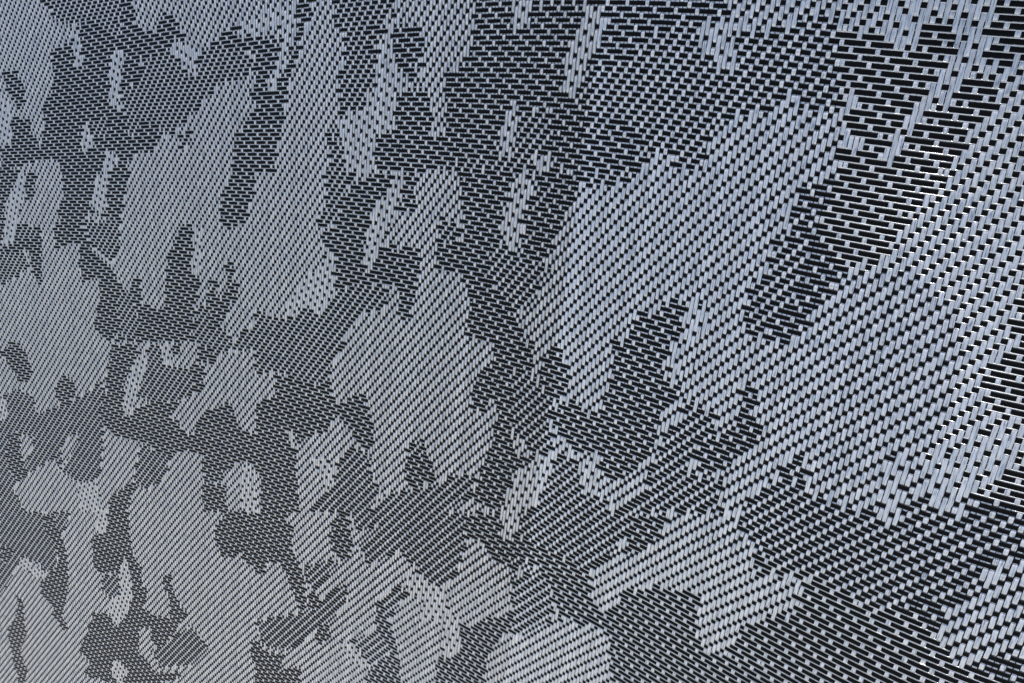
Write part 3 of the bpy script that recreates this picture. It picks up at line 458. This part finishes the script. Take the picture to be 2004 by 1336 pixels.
    414, 998, 48, 381, 112, 31, 310, 133, 100, 102, 480, 422, 110, 71, 250, 21, 55, 104, 37, 64, 77, 14, 116, 404,
    1018, 48, 391, 92, 21, 320, 143, 90, 102, 490, 432, 70, 91, 250, 21, 65, 104, 17, 94, 67, 14, 116, 384, 1038, 38,
    421, 62, 21, 340, 143, 70, 112, 490, 442, 40, 111, 240, 11, 75, 224, 57, 14, 116, 364, 1058, 38, 431, 42, 11,
    360, 153, 40, 122, 500, 452, 10, 121, 80, 11, 160, 11, 65, 234, 67, 14, 106, 354, 1068, 38, 451, 12, 11, 370,
    153, 40, 122, 500, 462, 10, 101, 80, 31, 140, 12, 26, 55, 224, 77, 106, 344, 1088, 38, 451, 390, 153, 40, 112,
    510, 322, 10, 12, 10, 112, 20, 81, 70, 51, 130, 14, 46, 35, 234, 67, 14, 116, 314, 1108, 38, 441, 410, 143, 40,
    122, 510, 122, 10, 152, 70, 102, 20, 71, 70, 61, 120, 24, 56, 25, 234, 67, 126, 294, 1128, 38, 431, 420, 143, 30,
    132, 510, 112, 30, 132, 90, 102, 20, 51, 70, 71, 110, 34, 66, 244, 57, 14, 126, 274, 1148, 28, 431, 430, 143, 20,
    23, 122, 520, 92, 40, 132, 100, 92, 30, 31, 70, 91, 80, 54, 76, 234, 27, 34, 136, 254, 1168, 28, 431, 430, 173,
    132, 530, 72, 60, 112, 120, 82, 120, 91, 80, 64, 76, 254, 166, 234, 1188, 28, 441, 430, 43, 50, 73, 132, 540, 12,
    170, 52, 130, 82, 30, 22, 40, 101, 80, 74, 96, 214, 186, 214, 1208, 28, 451, 510, 73, 132, 720, 42, 150, 72, 30,
    52, 101, 80, 94, 86, 194, 206, 194, 1228, 28, 461, 510, 63, 132, 910, 72, 20, 72, 81, 70, 104, 15, 86, 204, 196,
    174, 1248, 28, 461, 280, 51, 170, 73, 132, 930, 62, 10, 72, 71, 80, 94, 35, 86, 184, 216, 144, 1268, 28, 471,
    210, 12, 10, 91, 170, 73, 132, 930, 62, 10, 62, 81, 60, 104, 55, 86, 184, 206, 124, 1288, 18, 491, 140, 11, 40,
    22, 10, 81, 170, 73, 142, 940, 112, 81, 60, 104, 85, 66, 184, 206, 114, 1298, 18, 501, 70, 71, 20, 42, 91, 190,
    43, 152, 950, 32, 20, 121, 60, 94, 125, 46, 174, 216, 94, 1318, 18, 641, 10, 52, 81, 220, 13, 172, 940, 22, 20,
    121, 70, 84, 155, 26, 184, 206, 74, 1338, 18, 631, 82, 61, 210, 202, 970, 121, 70, 84, 145, 56, 174, 216, 44,
    1358, 18, 631, 82, 61, 190, 222, 950, 121, 32, 50, 74, 155, 76, 164, 216, 24, 1378, 18, 631, 82, 51, 180, 252,
    920, 111, 62, 50, 64, 155, 86, 164, 206, 1408, 641, 92, 41, 170, 262, 890, 141, 72, 30, 84, 135, 96, 164, 186,
    1428, 641, 102, 21, 180, 272, 860, 161, 72, 30, 24, 67, 44, 85, 106, 174, 156, 1448, 651, 102, 200, 262, 840,
    171, 10, 62, 30, 44, 87, 24, 65, 116, 174, 136, 1468, 671, 82, 200, 272, 810, 181, 10, 62, 40, 64, 97, 45, 136,
    164, 116, 1488, 681, 82, 190, 192, 33, 62, 190, 12, 570, 201, 30, 42, 40, 84, 107, 15, 146, 164, 96, 1508, 691,
    72, 190, 182, 43, 82, 130, 52, 550, 211, 60, 12, 40, 114, 87, 14, 146, 164, 76, 1528, 701, 62, 190, 182, 43, 82,
    130, 52, 530, 221, 110, 204, 156, 164, 56, 1548, 701, 72, 180, 182, 53, 72, 130, 52, 510, 221, 130, 204, 166,
    164, 26, 1568, 711, 72, 170, 172, 63, 72, 130, 62, 470, 241, 130, 214, 166, 164, 1588, 711, 62, 180, 172, 63, 72,
    140, 52, 470, 231, 140, 204, 176, 144, 1608, 721, 62, 170, 172, 63, 72, 140, 52, 480, 211, 140, 214, 176, 114,
    1638, 721, 62, 180, 122, 10, 21, 10, 63, 72, 140, 62, 480, 191, 140, 224, 176, 94, 1658, 711, 10, 62, 200, 62,
    20, 51, 10, 73, 62, 160, 42, 480, 171, 150, 234, 176, 74, 1678, 371, 22, 321, 10, 62, 250, 81, 10, 73, 92, 130,
    62, 470, 151, 160, 234, 186, 44, 1698, 351, 42, 321, 72, 220, 111, 10, 73, 102, 130, 62, 470, 101, 200, 234, 186,
    24, 1718, 341, 72, 301, 72, 220, 111, 10, 73, 92, 140, 82, 400, 12, 40, 61, 230, 244, 176, 1748, 341, 72, 71, 10,
    33, 181, 82, 220, 111, 10, 73, 92, 140, 102, 380, 42, 120, 12, 160, 264, 146, 1768, 331, 72, 61, 73, 40, 11, 10,
    111, 82, 220, 111, 10, 73, 82, 150, 102, 370, 62, 50, 72, 80, 12, 70, 264, 126, 1788, 281, 112, 71, 83, 60, 71,
    20, 92, 220, 111, 10, 73, 82, 150, 92, 380, 172, 70, 32, 60, 274, 106, 1808, 221, 82, 31, 52, 71, 93, 10, 13, 50,
    41, 20, 112, 220, 111, 83, 72, 160, 82, 390, 172, 50, 52, 50, 284, 76, 1838, 161, 82, 91, 42, 71, 20, 143, 60,
    122, 220, 91, 10, 83, 82, 160, 72, 400, 162, 40, 72, 40, 294, 56, 1858, 101, 82, 151, 12, 11, 22, 71, 40, 153,
    10, 142, 240, 61, 10, 83, 92, 160, 62, 50, 31, 330, 162, 20, 92, 40, 294, 36, 1878, 41, 82, 311, 90, 103, 162,
    260, 11, 30, 93, 132, 60, 122, 50, 51, 310, 152, 20, 102, 30, 304, 1908, 62, 361, 140, 13, 10, 23, 10, 13, 162,
    290, 103, 302, 40, 81, 310, 262, 40, 274, 1928, 411, 190, 182, 280, 103, 312, 30, 111, 290, 262, 40, 254, 1948,
    401, 190, 182, 280, 113, 302, 30, 131, 300, 242, 40, 224, 1978, 401, 190, 182, 270, 113, 302, 20, 171, 280, 252,
    30, 204, 1998, 391, 200, 182, 280, 93, 302, 20, 191, 270, 252, 30, 184, 2018, 381, 210, 172, 290, 93, 302, 10,
    191, 280, 252, 30, 154, 2048, 371, 220, 172, 300, 63, 20, 152, 30, 102, 10, 201, 290, 252, 30, 134, 2068, 361,
    230, 162, 220, 12, 10, 62, 10, 53, 10, 112, 80, 112, 201, 300, 252, 30, 104, 2098, 351, 260, 142, 190, 112, 20,
    33, 10, 122, 80, 102, 201, 310, 252, 30, 84, 2118, 351, 280, 122, 180, 132, 10, 23, 10, 132, 70, 102, 201, 320,
    252, 30, 54, 2148, 331, 320, 92, 190, 142, 13, 152, 70, 92, 201, 330, 252, 40, 24, 2168, 321, 350, 72, 190, 302,
    90, 62, 201, 340, 252, 30, 2198, 311, 100, 32, 230, 72, 180, 312, 110, 32, 201, 350, 252, 10, 2218, 291, 130, 42,
    210, 62, 190, 312, 100, 231, 360, 232, 2248, 231, 200, 32, 200, 72, 180, 322, 80, 231, 390, 202, 2268, 181, 250,
    32, 190, 82, 170, 332, 70, 211, 420, 172, 2298, 131, 290, 42, 200, 72, 170, 332, 90, 171, 440, 152, 2318, 71,
    350, 42, 220, 72, 150, 322, 110, 121, 480, 122, 2348, 21, 400, 42, 240, 62, 130, 332, 120, 101, 490, 102, 2368,
    410, 52, 240, 62, 130, 372, 90, 51, 60, 32, 440, 72, 2398, 410, 52, 260, 22, 140, 402, 80, 11, 70, 52, 440, 42,
    2428, 400, 62, 410, 432, 110, 72, 450, 22, 2448, 400, 62, 410, 442, 60, 92, 460, 2478, 390, 72, 400, 462, 20,
    102, 450, 2508, 380, 82, 390, 572, 450, 2528, 370, 102, 370, 242, 33, 292, 440, 2558, 360, 112, 370, 232, 63,
    242, 440, 2588, 360, 112, 370, 212, 103, 222, 410, 2618, 350, 122, 370, 212, 103, 222, 380, 2648, 340, 132, 400,
    182, 103, 222, 360, 2668, 340, 122, 420, 172, 93, 232, 330, 2698, 340, 112, 450, 152, 83, 242, 300, 2728, 340,
    112, 450, 152, 73, 252, 270, 2758, 340, 102, 450, 172, 63, 252, 240, 2788, 340, 102, 440, 192, 53, 252, 210,
    2818, 340, 92, 450, 202, 43, 252, 180, 2848, 350, 82, 440, 142, 10, 12, 20, 32, 43, 252, 150, 2878, 350, 72, 450,
    72, 110, 32, 43, 252, 120, 2908, 350, 82, 620, 32, 43, 252, 90, 2938, 350, 72, 630, 32, 43, 252, 60, 2968, 360,
    72, 620, 32, 43, 252, 30, 2998, 360, 82, 610, 32, 43, 252, 3028, 360, 82, 610, 32, 43, 222, 3058, 360, 82, 610,
    32, 43, 192, 3088, 370, 82, 600, 32, 43, 162, 3118, 370, 92, 590, 32, 43, 132, 3148, 380, 82, 590, 32, 43, 102,
    3178, 370, 92, 590, 32, 43, 62, 3218, 380, 82, 590, 32, 43, 32, 3248, 390, 62, 600, 32, 43, 3278, 390, 62, 600,
    32, 13, 3308, 390, 52, 610, 3348, 390, 52, 580, 3378, 400, 42, 550, 3408, 400, 42, 510, 3448, 400, 42, 480, 3478,
    400, 42, 450, 3508, 400, 42, 410, 3548, 390, 52, 380, 3578, 390, 52, 340, 3618, 390, 52, 310, 3648, 390, 52, 270,
    3688, 390, 52, 240, 3718, 390, 52, 200, 3758, 390, 42, 170, 3798, 390, 42, 140, 3828, 390, 42, 100, 3868, 390,
    42, 60, 3908, 390, 42, 20, 3948, 390, 32, 3978, 380, 4018, 340, 4058, 300, 4098, 260, 4138, 220, 4178, 180, 4218,
]
net = np.array(NET, float).reshape(NU + 3, NV + 3, 3) / 100.0
runs = np.array(DRAFT)              # run lengths along each dark tape: length * 10 + weave code
draft = np.repeat(runs % 10, runs // 10).reshape(V1 - V0 - 1, U1 - U0 - 1).T
# sheet frame to world: the sheet hangs in front of the camera
ROT = np.array(CAM_ROT)
net = (net * np.array([1, -1, -1]) * PITCH) @ ROT.T + np.array(CAM_POS)

def _w(t, n):
    t = np.clip(t, 0, n - 1e-6)
    k = np.floor(t).astype(int)
    r = t - k
    w = np.stack([(1 - r) ** 3, 3 * r ** 3 - 6 * r ** 2 + 4, -3 * r ** 3 + 3 * r ** 2 + 3 * r + 1, r ** 3], -1) / 6
    d = np.stack([-(1 - r) ** 2, 3 * r ** 2 - 4 * r, -3 * r ** 2 + 2 * r + 1, r ** 2], -1) / 2
    return k, w, d

def sheet(u, v):
    """point, U tangent, V tangent and outward normal of the sheet"""
    ku, wu, du = _w((np.asarray(u, float) - U0) / (U1 - U0) * NU, NU)
    kv, wv, dv = _w((np.asarray(v, float) - V0) / (V1 - V0) * NV, NV)
    p = np.zeros(ku.shape + (3,)); pu = p.copy(); pv = p.copy()
    for a in range(4):
        for b in range(4):
            c = net[ku + a, kv + b]
            p += (wu[..., a] * wv[..., b])[..., None] * c
            pu += (du[..., a] * wv[..., b])[..., None] * c
            pv += (wu[..., a] * dv[..., b])[..., None] * c
    pu *= NU / (U1 - U0); pv *= NV / (V1 - V0)
    n = np.cross(pv, pu)
    n /= np.linalg.norm(n, axis=-1, keepdims=True)
    return p, pu, pv, n

II = np.arange(U0 + 1, U1)
JJ = np.arange(V0 + 1, V1)
live = draft < 8
weave = draft & 3
face = (draft & 4) > 0
gi, gj = np.meshgrid(II, JJ, indexing='ij')
twill = (gi + gj) % 3 == 0
satin = (gi - 2 * gj) % 5 == 0
# pale tape on the face: 2/1 twill, 1/2 twill, weft satin, warp satin
up = np.choose(weave, [~twill, twill, satin, ~satin])
zc = np.where(up, 1.0, -1.0)
rng = np.random.default_rng(5)

LIFT = 0.12
DETAIL_FROM = 15                      # pale tapes from this number on are near the camera and carry more section points

def ribbon(p, side, nrm, half, h, th, rich):
    """sweep a flat closed section along points p"""
    if rich:
        cs = np.array([(-1.0, -0.35), (-0.72, 0.0), (0.72, 0.0), (1.0, -0.35), (0.0, -1.0)])
    else:
        cs = np.array([(-1.0, -0.4), (0.0, 0.0), (1.0, -0.4)])
    k = len(cs); n = len(p)
    side = side / np.linalg.norm(side, axis=-1, keepdims=True)
    pts = (p[:, None] + side[:, None] * (cs[None, :, 0, None] * half[:, None, None])
           + nrm[:, None] * ((h[:, None] + cs[None, :, 1] * th)[..., None]))
    a = np.arange(n - 1)[:, None] * k
    r = np.arange(k)[None, :]
    q = np.stack([a + r, a + (r + 1) % k, a + k + (r + 1) % k, a + k + r], -1).reshape(-1, 4)
    return pts.reshape(-1, 3), q, k, cs

def wobble(n, amp):
    t = np.arange(n)
    return amp * (np.sin(t * rng.uniform(.02, .06) + rng.uniform(0, 6.3)) + .6 * np.sin(t * rng.uniform(.11, .25) + rng.uniform(0, 6.3)))

root = bpy.data.objects.new("woven_cloth", None)
root.location = (0, 0, 0)
root["label"] = "curved woven cloth of pale silver and black tapes in a mottled camouflage pattern"
root["category"] = "cloth"
col.objects.link(root)

rest_v, rest_q, rest_uv, rest_n = [], [], [], 0
cols_live = [k for k in range(len(II)) if live[k].sum() > 2]
single_from = max(0, len(cols_live) - 300)
for order, k in enumerate(cols_live):
    i = II[k]
    js = np.nonzero(live[k])[0]
    js = np.arange(js[0], js[-1] + 1)
    rich = i >= DETAIL_FROM
    offs = np.array([-.34, 0., .34]) if rich else np.array([-.34, .34])
    z = zc[k, js] * LIFT
    z = z + rng.normal(0, .012, len(js))
    vv = (JJ[js][:, None] + offs[None]).ravel()
    hh = np.repeat(z, len(offs))
    nd = zc[k, js] < 0                # between two dark tapes the pale one comes up into the gap
    both = nd[:-1] & nd[1:]
    hg = hh.reshape(-1, len(offs))
    hg[:-1, -1] = np.where(both, .05, hg[:-1, -1])
    hg[1:, 0] = np.where(both, .05, hg[1:, 0])
    if rich:                          # a float bows up a little in its middle
        nxt = np.roll(zc[k, js], -1); prv = np.roll(zc[k, js], 1)
        hh.reshape(-1, 3)[:, 1] += np.where((zc[k, js] > 0) & (nxt + prv < 0), .03, 0)
    shift = wobble(len(js), .03)
    shift = shift + rng.normal(0, .025, len(js))
    uu = i + np.repeat(shift, len(offs))
    p, pu, pv, nr = sheet(uu, vv)
    spread = .97 - .07 * np.clip((i + 60) / 130.0, 0, 1)     # the tapes lie a little flatter and wider where the cloth bends away
    half = np.repeat(PITCH * .5 * (spread + rng.uniform(-.03, .03) + rng.normal(0, .03, len(js))), len(offs))
    V, Q, kk, cs = ribbon(p, pu, nr, half, hh * PITCH, .07 * PITCH, rich)
    uvs = np.stack([np.repeat(vv, kk) + i * 17.3, np.tile(cs[:, 0] * .5 + .5, len(vv))], -1)
    if order >= single_from:
        mesh_object("pale_tape", V, Q, M_PALE, root, uvs, smooth=False)
    else:
        rest_v.append(V); rest_q.append(Q + rest_n); rest_uv.append(uvs); rest_n += len(V)
if rest_v:
    o = mesh_object("distant_pale_tapes", np.concatenate(rest_v), np.concatenate(rest_q), M_PALE, root, np.concatenate(rest_uv))
    o["kind"] = "stuff"

rows_live = [r for r in range(len(JJ)) if live[:, r].sum() > 2]
for r in rows_live:
    j = JJ[r]
    ks = np.nonzero(live[:, r])[0]
    ks = np.arange(ks[0], ks[-1] + 1)
    ii = II[ks]
    near = ii >= DETAIL_FROM
    z = -zc[ks, r] * LIFT
    u2 = np.concatenate([(ii[~near][:, None] + np.array([-.4, .4])).ravel(), (ii[near][:, None] + np.array([-.42, 0, .42])).ravel()])
    h2 = np.concatenate([np.repeat(z[~near], 2), np.repeat(z[near], 3)])
    s2 = np.concatenate([np.repeat(wobble(len(ii), .02)[~near], 2), np.repeat(wobble(len(ii), .015)[near], 3)])
    p, pu, pv, nr = sheet(u2, j + s2)
    half = np.full(len(u2), PITCH * ROW * .5 * rng.uniform(.70, .76))
    V, Q, kk, cs = ribbon(p, -pv, nr, half, h2 * PITCH, .07 * PITCH, True)
    uvs = np.stack([np.repeat(u2, kk) + j * 13.1, np.tile(cs[:, 0] * .5 + .5, len(u2))], -1)
    mesh_object("dark_tape", V, Q, M_DARK, root, uvs, smooth=False)

# the fine pale weft between the dark tapes: rides on the face in some zones, behind the cloth in the others
for r in rows_live[:-1]:
    ks = np.nonzero(live[:, r] & live[:, r + 1])[0]
    if len(ks) < 4 or not face[ks, r].any():
        continue
    fs = np.nonzero(face[ks, r])[0]
    ks = ks[max(0, fs[0] - 2): fs[-1] + 3]
    ii = II[ks]
    za, zb = zc[ks, r], zc[ks, r + 1]
    mid = (za + zb) * .5 * LIFT
    over = ~((za > 0) & (zb > 0))
    h = np.where(over, np.maximum(mid, 0) + .13, mid - .16)
    h = np.where(face[ks, r], h, -.62)
    u2 = (ii[:, None] + np.array([-.3, .3])).ravel()
    h2 = np.repeat(h, 2)
    p, pu, pv, nr = sheet(u2, np.full(len(u2), JJ[r] + .5))
    half = np.full(len(u2), PITCH * ROW * .5 * rng.uniform(.20, .24))
    V, Q, kk, cs = ribbon(p, -pv, nr, half, h2 * PITCH, .2 * PITCH, False)
    uvs = np.stack([np.repeat(u2, kk) + r * 7.7, np.tile(cs[:, 0] * .5 + .5, len(u2))], -1)
    mesh_object("fine_thread", V, Q, M_FINE, root, uvs)

# dark sheet added behind the tapes to keep sky light out of the gaps
ok = live
st = 3
au = np.arange(0, len(II), st); av = np.arange(0, len(JJ), st)
uu, vv = np.meshgrid(II[au], JJ[av], indexing='ij')
p, pu, pv, nr = sheet(uu.ravel(), vv.ravel())
nA, nB = len(au), len(av)
lv = live[np.ix_(au, av)]
a, b = np.meshgrid(np.arange(nA - 1), np.arange(nB - 1), indexing='ij')
keep = (lv[:-1, :-1] | lv[1:, :-1] | lv[:-1, 1:] | lv[1:, 1:])
a = a[keep]; b = b[keep]
top = np.stack([a * nB + b, (a + 1) * nB + b, (a + 1) * nB + b + 1, a * nB + b + 1], -1)
N = nA * nB
V = np.concatenate([p - nr * PITCH * .42, p - nr * PITCH * .55])
Q = np.concatenate([top[:, ::-1], top + N])
used, inv = np.unique(Q.ravel(), return_inverse=True)
mesh_object("added_backing", V[used], inv.reshape(-1, 4), M_BACKING, root)
